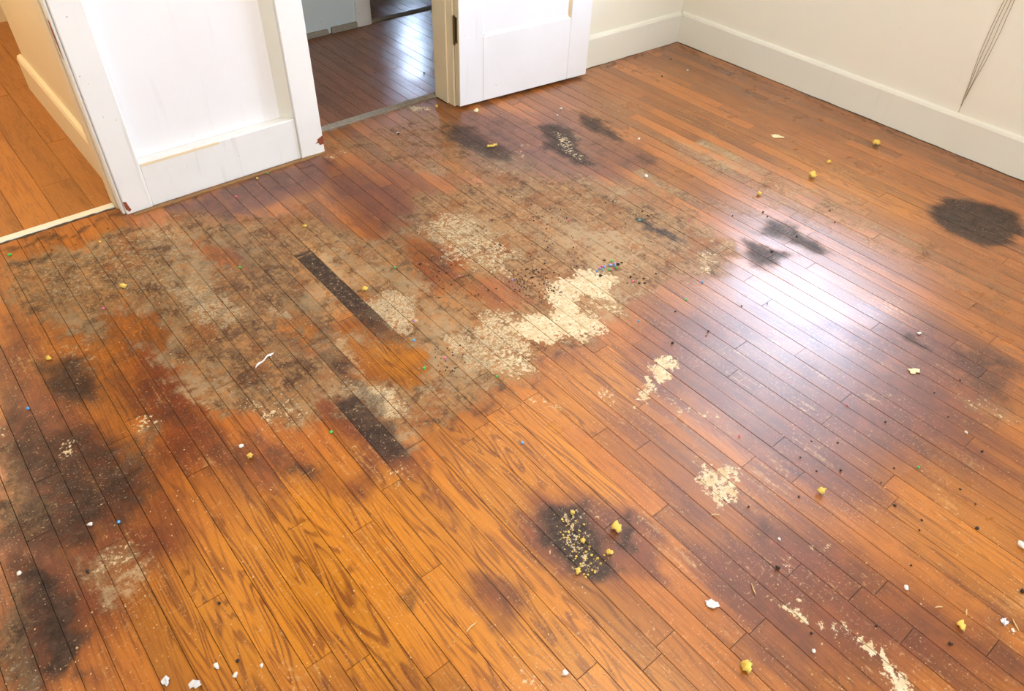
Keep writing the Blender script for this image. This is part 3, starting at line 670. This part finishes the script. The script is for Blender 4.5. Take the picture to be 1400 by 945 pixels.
struct(bm_obj('trim_6', bevelled(boxes((-2.093, -1.436, .196, .232, -.004, .006)), .002), M['dust']), 'dusty grey threshold strip of the hall doorway', 'threshold')
# far room
wall_y('wall_far_room', YFAR, YFAR+.15, -1.75, 1.75, -.06, ZC, WH, M['cream'], 'wall with a window in the room past the hall')
struct(bm_obj('wall_far_room_side', boxes((-1.75, -1.6, 1.2, YFAR, -.06, ZC), (1.6, 1.75, 1.2, YFAR, -.06, ZC), (-.30, 1.75, 1.05, 1.2, -.06, ZC), (-1.75, -1.60, 1.2, 1.3, -.06, ZC)), M['beige']), 'side walls of the room past the hall', 'wall')

# windows
def window(name, c, size, axis, label):
    """frame, sash bars and panes; c centre, size (width, height), axis the wall normal"""
    wd, h = size
    e = struct(empty(name, c), label, 'window')
    def bar(nm, a0, a1, b0, b1, t0, t1, mat):
        bm = boxes((t0, t1, a0, a1, b0, b1)) if axis == 'x' else boxes((a0, a1, t0, t1, b0, b1))
        return bm_obj(nm, bm, mat, e)
    f = .045
    bar('frame_side', -wd/2, -wd/2+f, -h/2, h/2, -.03, .03, M['white']); bar('frame_side', wd/2-f, wd/2, -h/2, h/2, -.03, .03, M['white'])
    bar('frame_rail', -wd/2+f, wd/2-f, -h/2, -h/2+f, -.03, .03, M['white']); bar('frame_rail', -wd/2+f, wd/2-f, h/2-f, h/2, -.03, .03, M['white'])
    bar('meeting_rail', -wd/2+f, wd/2-f, -.02, .02, -.03, .03, M['white'])
    return e
window('window_1', (.09, (WR[0]+WR[1])/2, (WR[2]+WR[3])/2), (WR[1]-WR[0], WR[3]-WR[2]), 'x', 'white sash window in the cream wall')
window('window_2', ((WF[0]+WF[1])/2, YF-.08, (WF[2]+WF[3])/2), (WF[1]-WF[0], WF[3]-WF[2]), 'y', 'wide white window facing the doorways')
window('window_3', ((WH[0]+WH[1])/2, YFAR+.08, (WH[2]+WH[3])/2), (WH[1]-WH[0], WH[3]-WH[2]), 'y', 'window in the room past the hall')
struct(bm_obj('trim_8', bevelled(boxes((-.02, .0155, WR[0]-.06, WR[1]+.06, WR[2]-.03, WR[2])), .003), M['white']), 'window sill on the cream wall', 'sill')

# baseboards of the main room
bm = bmesh.new(); extrude_profile(bm, [(.0158, 0), (0, 0), (0, .140), (.004, .150), (.0158, .156)], 'y', YF, .0)
struct(bm_obj('baseboard_right', bm, M['cream_base']), 'tall cream baseboard along the plain cream wall', 'baseboard')
bm = bmesh.new()
prof = [(0, 0), (0, .140), (.004, .150), (.0165, .156), (.0165, 0)]
A = [bm.verts.new((-1.335, .0475+a, z)) for a, z in prof]; B = [bm.verts.new((-.0005, .0002+a, z)) for a, z in prof]
bm.faces.new(A[::-1]); bm.faces.new(B)
for i in range(5): bm.faces.new((A[i], A[(i+1) % 5], B[(i+1) % 5], B[i]))
struct(bm_obj('baseboard_back', bm, M['cream_base']), 'tall cream baseboard between the open door and the corner', 'baseboard')
# grime packed between boards and baseboards
def grime(name, pts, wd, ht, label, mat='dirt', n=70):
    bm = bmesh.new(); pts = [Vector(p) for p in pts]
    d = (pts[1]-pts[0]); L = d.length; d.normalize(); nrm = Vector((-d.y, d.x, 0))
    prev = None
    for i in range(n+1):
        c = pts[0]+d*(L*i/n); ww = wd*random.uniform(.45, 1.3); h = ht*random.uniform(.4, 1.4)
        ring = [bm.verts.new(c+nrm*0+Vector((0, 0, -.002))), bm.verts.new(c+Vector((0, 0, h))), bm.verts.new(c+nrm*ww*.6+Vector((0, 0, h*.6))), bm.verts.new(c+nrm*ww+Vector((0, 0, -.002)))]
        if prev:
            for k in range(3): bm.faces.new((prev[k], prev[k+1], ring[k+1], ring[k]))
        prev = ring
    return tag(bm_obj(name, bm, M[mat]), label, 'dirt', None, 'stuff')
grime('dirt_line', [(-.0003, 0, 0), (-.0003, -2.6, 0)][::-1], .006, .003, 'dark grime packed along the foot of the plain cream wall', n=34)
grime('dirt_line', [(-.72, .0245, 0), (-.002, -.001, 0)][::-1], .005, .0025, 'dark grime packed along the baseboard beside the door', n=12)
grime('dirt_line', [(-2.895, .1135, 0), (-3.8, .1135, 0)], .010, .003, 'dark grime along the cream threshold strip', n=60)

# ------------------------------------------------------------------ the open door and its jamb
jb = struct(empty('trim_9', (-1.40, .13, 0)), 'yellowed door jamb with stop beside the open door', 'trim')
child_box('jamb_board', jb, M['edge_paint'], (-1.434, -1.3405, .066, .205, 0, 2.05), .002)
child_box('door_stop', jb, M['edge_paint'], (-1.4405, -1.4342, .108, .205, 0, 2.03), .002)
dr = struct(empty('door_1', (-1.432, .0235, 0)), 'white panelled door folded back against the cream wall', 'door')
dr.rotation_euler = (0, 0, math.atan2(-.068, .705))
DW, DT = .710, .036
def dbox(name, u0, u1, v0, v1, z0, z1, mat=None, bev=.002, parent=None):
    bm = boxes((u0, u1, v0, v1, z0, z1))
    if bev: bevelled(bm, bev)
    return bm_obj(name, bm, mat or M['door'], parent or dr)
ZB = .014
dbox('stile', 0, .118, 0, DT, ZB, 2.0); dbox('stile', .592, DW, 0, DT, ZB, 2.0)
dbox('bottom_rail', .1185, .5915, 0, DT, ZB, .298)
dbox('lock_rail', .1185, .5915, 0, DT, .86, 1.03)
dbox('top_rail', .1185, .5915, 0, DT, 1.88, 2.0)
for z0, z1 in ((.2985, .8595), (1.0305, 1.8795)):
    dbox('door_panel', .1187, .5913, .012, DT-.012, z0, z1, None, 0)
    for s in (0, 1):     # bevelled sticking round the panel
        bm = bmesh.new(); u = .1188 if s == 0 else .5912; k = 1 if s == 0 else -1
        prism(bm, [(u, .002), (u+k*.011, .0118), (u, .0118)], z0, z1); bm_obj('panel_bead', bm, M['edge_paint'] if s else M['door'], dr)
    bm = bmesh.new(); extrude_profile(bm, [(.002, z0+.0002), (.0118, z0+.0002), (.0118, z0+.011)], 'x', .13, .58); bm_obj('panel_bead', bm, M['white'], dr)
e = dbox('door_edge', -.0015, -.0001, .001, DT-.001, ZB, 2.0, M['edge_paint'], 0); e['label'] = 'yellowed narrow edge of the door'
h = dbox('hinge', -.0040, -.0016, .012, .052, .288, .392, M['metal'], 0); h['label'] = 'dull brass hinge'
bm = bmesh.new(); tube(bm, [(-.006, .030, .278), (-.006, .030, .396)], .0048, 8); bm_obj('hinge_pin', bm, M['metal'], h)
for zz in (.305, .34, .375):
    bm = bmesh.new(); tube(bm, [(-.0050, .044, zz), (-.0040, .044, zz)], .0035, 8); bm_obj('hinge_screw', bm, M['edge_paint'], h)

# ------------------------------------------------------------------ cords against the wall
cb = tag(empty('wall_cord', (.008, -1.475, .16)), 'thin brown cords hanging straight down the cream wall', 'cord')
for k, (a, b, zlow) in enumerate(((.004, .019, .20), (.002, .009, .185), (-.004, -.004, .158), (-.006, -.016, .215))):
    pts = []
    for i in range(12):
        t = i/11; z = .66+(zlow-.66)*t
        s = min(1, .35+t*4)*min(1, (1-t)*2.2)
        pts.append((.0125-.008, a*.2+b*s+.001*math.sin(i*1.9+k), z-.16))
    bm = bmesh.new(); tube(bm, pts, .0009, 5); bm_obj('strand', bm, M['cord'], cb)
bm = bmesh.new(); bmesh.ops.create_uvsphere(bm, u_segments=10, v_segments=6, radius=.011); bmesh.ops.scale(bm, vec=(.6, .8, 2.0), verts=bm.verts); bmesh.ops.translate(bm, vec=(.002, -.001, .463), verts=bm.verts)
bm_obj('knot', bm, M['cord'], cb, True)

# ------------------------------------------------------------------ litter on the floor
def lump(seedno, sub=2, amp=.35, flat=.7):
    rnd = random.Random(seedno); bm = bmesh.new()
    bmesh.ops.create_icosphere(bm, subdivisions=sub, radius=1)
    ph = [(rnd.uniform(0, 6), rnd.uniform(1.5, 4.2), Vector((rnd.uniform(-1, 1), rnd.uniform(-1, 1), rnd.uniform(-1, 1))).normalized()) for _ in range(6)]
    for v in bm.verts:
        k = 1+amp*sum(math.sin(p[0]+p[1]*v.co.dot(p[2])*2) for p in ph)/3
        v.co *= k; v.co.z *= flat
    zmin = min(v.co.z for v in bm.verts)
    for v in bm.verts: v.co.z -= zmin
    me = bpy.data.meshes.new('lump'); bm.to_mesh(me); bm.free()
    for p in me.polygons: p.use_smooth = True
    return me
def lumps(n, base, **kw): return [lump(base+i, **kw) for i in range(n)]
def with_mat(meshes, mat):
    out = []
    for m in meshes:
        c = m.copy(); c.materials.append(M[mat]); out.append(c)
    return out
Lf = with_mat(lumps(5, 100, amp=.55, flat=.8), 'foam'); Lc = with_mat(lumps(3, 200, amp=.5, flat=.7), 'creamfoam')
Lw = with_mat(lumps(4, 300, amp=.4, flat=.6), 'chalk')
Ld = with_mat(lumps(3, 400, sub=1, amp=.35, flat=.8), 'crumb')
def drop(name, me, px, py, size, label, cat, group=None, stretch=(1, 1, 1)):
    p = at(px, py)
    o = link(name, me, None, None, (p[0], p[1], .0004))
    o.scale = (size*stretch[0], size*stretch[1], size*stretch[2]); o.rotation_euler = (0, 0, random.uniform(0, 6.28))
    return tag(o, label, cat, group)
# yellow foam
for i, (x, y, s, lab) in enumerate([
    (1197,198,.013,'largest yellow foam crumb near the plain cream wall'),
    (1110,243,.012,'lumpy yellow foam crumb on tan boards between two smaller ones'),
    (1133,223,.007,'small oblong yellow foam crumb off the plain cream wall'),
    (1038,267,.008,'pale yellow foam crumb above the grey stain by the glare'),
    (1121,674,.0085,'round yellow foam ball on glossy reddish boards'),
    (1020,914,.0105,'big pale yellow foam lump on clean orange boards'),
    (842,724,.010,'yellow foam lump on the edge of the small black stain'),
    (834,757,.0065,'yellow foam bit beside the small black stain'),
    (790,783,.0065,'yellow foam bit at the tip of the small black stain'),
    (783,703,.0055,'yellow foam bit at the top of the small black stain'),
    (797,741,.0055,'yellow foam bit in the middle of the small black stain'),
    (1312,857,.0075,'torn yellow foam scrap on dark orange boards'),
    (68,492,.007,'flat yellow foam scrap on the dark brown stain'),
    (170,394,.009,'dull yellow foam crumb on grey worn boards'),
    (343,626,.007,'yellow foam crumb beside pale crust flakes'),
    (499,397,.008,'dusty yellow foam crumb beside the black plank'),
    (417,311,.006,'small yellow foam crumb on reddish boards near the panelling'),
    (597,147,.007,'yellow foam crumb at the hall threshold'),]):
    drop('foam_crumb', Lf[i % 5], x, y, s, lab, 'foam', 'yellow foam crumbs')
bm = bmesh.new(); rings = []
for i in range(8):
    t = i/7; rings.append((Vector((-.022+.044*t, .003*math.sin(t*9), .006+.002*math.sin(t*20))), .006*(.6+.4*abs(math.sin(t*10+.6)))))
tube(bm, [r[0] for r in rings], [r[1] for r in rings], 8)
p = at(673, 201); o = bm_obj('foam_strip', bm, M['foam'], None, True, (p[0], p[1], .0004)); o.rotation_euler = (0, 0, -.25)
tag(o, 'ridged bright yellow foam strip beside the stain near the door', 'foam')
drop('foam_crumb', Lc[0], 651, 153, .010, 'cream foam crumb under the foot of the white door', 'foam', 'yellow foam crumbs', (1.3, .8, 1))
drop('foam_crumb', Lc[1], 1250, 508, .012, 'flat pale yellow flake on lavender glossy boards', 'foam', 'yellow foam crumbs', (1.2, .8, .25))
drop('foam_crumb', Lc[2], 1062, 187, .018, 'flat dull yellow blotch of foam on tan boards', 'foam', 'yellow foam crumbs', (1.2, .8, .12))
# white plaster bits
for i, (x, y, s, lab) in enumerate([
    (1395,747,.010,'white plaster lump on orange boards beside a dark crumb'),
    (1238,805,.006,'round white plaster bit on reddish boards'),
    (772,922,.0065,'oval white plaster bit on clean golden boards'),
    (883,242,.008,'white plaster bit on tan boards by the pale board'),
    (296,912,.006,'curled white plaster flake on golden boards'),
    (322,924,.0055,'round cream plaster bit beside a brown hole'),
    (358,911,.004,'small oval white plaster bit on golden boards'),
    (27,785,.0055,'cream plaster bit on the dark stained corner'),
    (124,718,.0055,'white plaster pellet on the black brown stain'),
    (1384,863,.004,'tiny round white plaster bit beside a pale sliver'),
    (1065,738,.0035,'tiny white plaster bit on purple brown boards'),
    (1112,891,.0045,'tiny white plaster bit under the cream smear'),
    (1320,592,.0045,'white plaster bit on rosy boards'),
    (1256,457,.006,'white plaster bit on the dark crack by the glare'),
    (767,150,.007,'cream plaster bit on orange boards near the door'),
    (762,158,.005,'small plaster bit beside the cream one near the door'),
    (873,191,.006,'pale plaster bit beside the stain near the door'),
    (940,97,.005,'pale plaster bit on boards near the room corner'),
    (544,183,.0055,'black and white speck of plaster near the hall threshold'),
    (330,611,.006,'pale crust flake on worn reddish boards'),]):
    drop('plaster_bit', Lw[i % 4], x, y, s, lab, 'plaster', 'white plaster bits', (1, .8, 1))
for i, (x, y, s, lab) in enumerate([(973,828,.012,'crumpled clear plastic scrap on orange boards'), (228,931,.009,'shiny grey plastic scrap on golden boards'), (268,937,.010,'folded white plastic scrap at the edge of golden boards'), (1372,851,.008,'narrow white plastic sliver on orange boards')]):
    me = lump(500+i, amp=.6, flat=.3); me.materials.append(M['plastic'])
    for pg in me.polygons: pg.use_smooth = False
    drop('plastic_scrap', me, x, y, s, lab, 'plastic', None, (1, .7, 1))
# white paint peel
bm = bmesh.new(); prev = None
a, b, c = at(350, 503), at(360, 492), at(374, 483)
N = 14
for i in range(N+1):
    t = i/N; q = Vector((a*(1-t)**2+2*b*t*(1-t)+c*t*t).tolist())
    wv = .0055*(.45+.55*abs(math.sin(t*7.5+.7))); nrm = Vector((.6, .8, 0)); zz = .004+.003*math.sin(t*11)
    ring = [bm.verts.new(q+nrm*wv+Vector((0, 0, zz-.002))), bm.verts.new(q+Vector((0, 0, zz+.002))), bm.verts.new(q-nrm*wv+Vector((0, 0, zz-.003))), bm.verts.new(q+Vector((0, 0, zz-.0035)))]
    if prev:
        for k in range(4): bm.faces.new((prev[k], prev[(k+1) % 4], ring[(k+1) % 4], ring[k]))
    else: bm.faces.new(ring[::-1])
    prev = ring
bm.faces.new(prev)
tag(bm_obj('paint_peel', bm, M['chalk']), 'curved white strip of peeled paint on worn boards', 'paint peel')
# beads
bm = bmesh.new(); bmesh.ops.create_icosphere(bm, subdivisions=2, radius=1)
for v in bm.verts: v.co.z = (v.co.z+1)*.9
bead = bpy.data.meshes.new('bead'); bm.to_mesh(bead); bm.free()
for pg in bead.polygons: pg.use_smooth = True
BEAD = {k: with_mat([bead], 'bead_'+k)[0] for k in ('green', 'blue', 'pink', 'yellow', 'violet', 'teal')}
for c, x, y, s, lab in [
    ('green',14,350,.0055,'green bead beside the end of the cream threshold'), ('green',328,367,.0045,'oval green bead on worn boards below the panelling'),
    ('green',540,367,.0038,'green bead on the reddish boards beside the black plank'), ('green',580,505,.0045,'green bead at the edge of the orange patch'),
    ('green',453,592,.0042,'green bead on the golden boards below the grey crust'), ('green',679,516,.0035,'green bead at the lower edge of the worn patch'),
    ('green',366,238,.004,'green bead at the foot of the panelling'), ('green',836,358,.0045,'bright green bead above the cluster of coloured beads'),
    ('green',938,411,.0035,'green bead on dusty boards near the glare'), ('green',1255,640,.0035,'green bead on rosy boards'),
    ('blue',39,560,.0045,'blue bead on the red brown boards by the dark stain'), ('blue',566,467,.0045,'blue bead near the end of the black plank'),
    ('blue',714,607,.0045,'grey blue bead alone on clean orange boards'), ('blue',163,715,.004,'blue bead at the edge of the black brown stain'),
    ('blue',960,387,.004,'blue bead on dusty boards beside the glare'), ('blue',873,440,.003,'pale blue bead beside the cream patch'),
    ('pink',608,491,.0045,'pink bead on the gritty boards near the blue bead'), ('pink',142,423,.004,'pink bead on grey gritty boards'),
    ('pink',323,270,.0042,'pink bead near the foot of the panelling'), ('pink',778,302,.004,'pink bead above the scatter of dark crumbs'),
    ('pink',865,386,.0042,'pink bead beside the coloured bead cluster'), ('pink',941,303,.003,'pink bead on the tan boards beyond the crack'),
    ('pink',628,379,.0035,'pink bead beside the dark crumbs on grey boards'), ('pink',1011,597,.003,'tiny red bead on lavender glossy boards'),
    ('pink',1158,555,.003,'tiny red bead at the lower edge of the glare'), ('yellow',352,245,.0045,'yellow bead at the foot of the panelling'),
    ('yellow',137,332,.004,'yellow bead by the cream threshold'), ('violet',700,384,.0035,'violet bead among the dark crumbs'),
    ('teal',874,302,.0045,'pale teal bead on the dark crack in the tan boards'), ('violet',566,440,.003,'violet bead beside the black plank')]:
    drop('bead', BEAD[c], x, y, s, lab, 'bead', c+' beads')
rnd = random.Random(21)
for i in range(14):
    t = i/13; c = ('blue', 'violet', 'teal', 'pink', 'blue', 'violet', 'green')[i % 7]
    drop('bead', BEAD[c], 818+26*t+rnd.uniform(-3, 3), 371-6*t+rnd.uniform(-4, 4), rnd.uniform(.0035, .0048), 'tiny %s bead in the tight cluster by the cream patch' % c, 'bead', 'clustered %s beads' % c)
# dark crumbs that can be told apart, each named after the nearest thing one can find
LM = [(1121,674,'beside the round yellow foam ball'),(1149,644,'at the open board end above the yellow ball'),(1238,805,'beside the round white plaster bit'),(1395,747,'near the white plaster lump'),(1397,810,'on the dark orange board below the plaster lump'),(1312,857,'near the torn yellow foam scrap'),(1100,840,'under the cream smear'),(1063,777,'above the start of the cream smear'),(1035,430,'in the edge of the window glare'),(920,470,'above the white flaked streak'),(930,425,'on dusty boards near the green bead'),(860,380,'beside the coloured bead cluster'),(835,360,'at the coloured bead cluster'),(835,277,'on tan boards above the bead cluster'),(882,293,'at the start of the dark crack'),(1045,293,'at the top of the grey stain'),(1137,297,'on pinkish boards near the lumpy foam crumb'),(1075,335,'between the two grey stains'),(1250,730,'on reddish boards above the plaster bit'),(1215,660,'on rosy boards by the green bead'),(1320,600,'near the white bit on rosy boards'),(1290,555,'near the flat pale yellow flake'),(1335,720,'on the clean orange board end'),(310,830,'on golden boards beside plaster flakes'),(325,905,'beside the round cream plaster bit'),(120,782,'on the flaky patch by the dark corner'),(580,101,'on the hall floor beside the glare'),(512,100,'on the hall floor in the shadow'),(545,184,'on tan boards in front of the hall threshold'),(910,95,'on boards near the room corner'),(1095,615,'at the lower end of the window glare'),(1024,694,'beside the yellowish smear'),(1142,606,'below the tiny red bead')]
for x, y, s in [(1149,644,.0045),(1116,645,.003),(923,427,.0038),(968,454,.0045),(919,470,.0055),(1049,416,.003),(1014,419,.003),(1094,626,.003),(1222,641,.003),(1204,661,.0028),(1335,724,.0055),(1312,521,.0035),(1342,618,.0035),(1063,777,.006),(1397,810,.006),(1299,881,.005),(1245,774,.0035),(1109,867,.0035),(1197,857,.0035),(1256,726,.003),(1223,692,.004),(1312,670,.0035),(1277,538,.003),(1296,571,.003),(1260,712,.003),(1333,690,.003),(1210,578,.004),(1109,604,.003),(1145,606,.003),(1092,680,.003),(1023,694,.0035),(965,460,.003),(300,826,.004),(325,905,.005),(120,782,.004),(580,101,.006),(545,184,.006),(512,100,.004),(917,82,.005),(905,105,.005),(1001,296,.004),(1043,291,.005),(1049,297,.004),(1134,289,.004),(1141,305,.004),(1089,324,.004),(1055,345,.005),(838,276,.004),(828,278,.004),(886,296,.005),(878,290,.005),(862,380,.005),(880,382,.005),(882,388,.004),(874,388,.004),(897,375,.004),(821,378,.006),(845,363,.007),(850,360,.005),(827,357,.004)]:
    lm = min(LM, key=lambda q: math.hypot(q[0]-x, q[1]-y))[2]
    drop('dark_crumb', Ld[random.randrange(3)], x, y, s, 'tiny dark brown crumb ' + lm, 'crumb', 'dark crumbs ' + lm)
# splinters and slivers
for i, (x, y, L, ang, lab) in enumerate([(1030,806,.026,1.0,'short pale splinter on orange boards'),(1283,831,.016,-.6,'thin pale sliver near the torn yellow scrap'),(1321,838,.016,.4,'bent pale sliver above the torn yellow scrap'),(1388,855,.026,.9,'pale sliver beside the white plastic one'),(978,705,.020,-.7,'tan splinter at the edge of the yellowish smear'),(816,708,.010,-.5,'white splinter beside the small black stain'),(645,858,.030,.1,'pale splinter on golden boards'),(752,756,.010,.8,'pale splinter on the rim of the small black stain')]):
    p = at(x, y); bm = bmesh.new(); tube(bm, [(-L/2, 0, .0018), (-L*.1, L*.05, .003), (L/2, 0, .0018)], [.0012, .0019, .0009], 5)
    o = bm_obj('splinter', bm, M['splinter'], None, False, (p[0], p[1], .0003)); o.rotation_euler = (0, 0, ang); tag(o, lab, 'splinter', 'splinters')

# crumbs past counting
def scatter(name, outlines, n, smin, smax, mat, label, seedno, bm=None, slot=0):
    rnd = random.Random(seedno); keepbm = bm; bm = bm or bmesh.new()
    for poly, share in outlines:
        xs, ys = [q[0] for q in poly], [q[1] for q in poly]; k = 0
        while k < n*share:
            x, y = rnd.uniform(min(xs), max(xs)), rnd.uniform(min(ys), max(ys)); ins = False
            for (ax, ay), (bx, by) in zip(poly, poly[1:]+poly[:1]):
                if (ay > y) != (by > y) and x < (bx-ax)*(y-ay)/(by-ay)+ax: ins = not ins
            if not ins: continue
            k += 1; p = at(x, y); s = rnd.uniform(smin, smax)
            r = bmesh.ops.create_icosphere(bm, subdivisions=1, radius=s, matrix=Matrix.Translation((p[0], p[1], s*.55)) @ Matrix.Rotation(rnd.uniform(0, 6), 4, 'Z') @ Matrix.Diagonal((1, rnd.uniform(.5, 1), .7, 1)))
            for v in r['verts']: v.co += Vector((rnd.uniform(-1, 1), rnd.uniform(-1, 1), rnd.uniform(-.4, .4)))*s*.22
            if slot:
                for fc in {fc for v in r['verts'] for fc in v.link_faces}: fc.material_index = slot
    if not name: return bm
    return tag(bm_obj(name, bm, M[mat]), label, 'crumbs', None, 'stuff')
crumbs_bm = scatter(None, [([(690,372),(735,362),(775,400),(745,410),(700,400)], .36), ([(650,270),(760,265),(800,330),(790,380),(680,370),(640,320)], .30), ([(560,340),(660,370),(700,410),(600,410)], .12), ([(590,470),(630,470),(640,510),(600,515)], .08), ([(750,290),(900,285),(900,390),(850,395)], .10), ([(0,330),(160,300),(200,320),(60,350)], .04)], 300, .0016, .0034, 'crumb', 'scatter of tiny dark crumbs across the worn boards', 31)
o = scatter('floor_crumbs', [([(0,345),(330,300),(600,280),(800,260),(960,300),(850,440),(640,560),(430,580),(200,500)], .36), ([(880,700),(1400,600),(1400,945),(1000,945)], .20), ([(150,600),(700,600),(900,945),(0,945)], .28), ([(600,140),(920,80),(1300,250),(900,260)], .16)], 700, .0010, .0026, 'crumb', 'scatter of tiny dark crumbs and pale flakes across the boards', 32, crumbs_bm, 1)
o.data.materials.append(M['splinter'])
scatter('foam_grit', [([(755,695),(790,700),(835,775),(800,790),(765,735)], 1.0)], 60, .0014, .0032, 'foam', 'yellow grit scattered over the small black stain', 33)
# lint and hair along the hall threshold
rnd = random.Random(5); bm = bmesh.new()
for i in range(240):
    t = rnd.random()**.8; q = at(445+150*t, 180-46*t+rnd.uniform(-4, 5)); a = rnd.uniform(0, 6.28); L = rnd.uniform(.008, .022)
    d = Vector((math.cos(a), math.sin(a), 0)); s = Vector((-d.y, d.x, 0)); c = Vector((q[0], q[1], .003+rnd.random()*.008))
    tube(bm, [c-d*L*.5, c+s*L*rnd.uniform(-.2, .2)+Vector((0, 0, .003)), c+d*L*.5], .0008, 3)
tag(bm_obj('lint', bm, M['dust']), 'grey lint and hair caught along the hall threshold', 'lint', None, 'stuff')
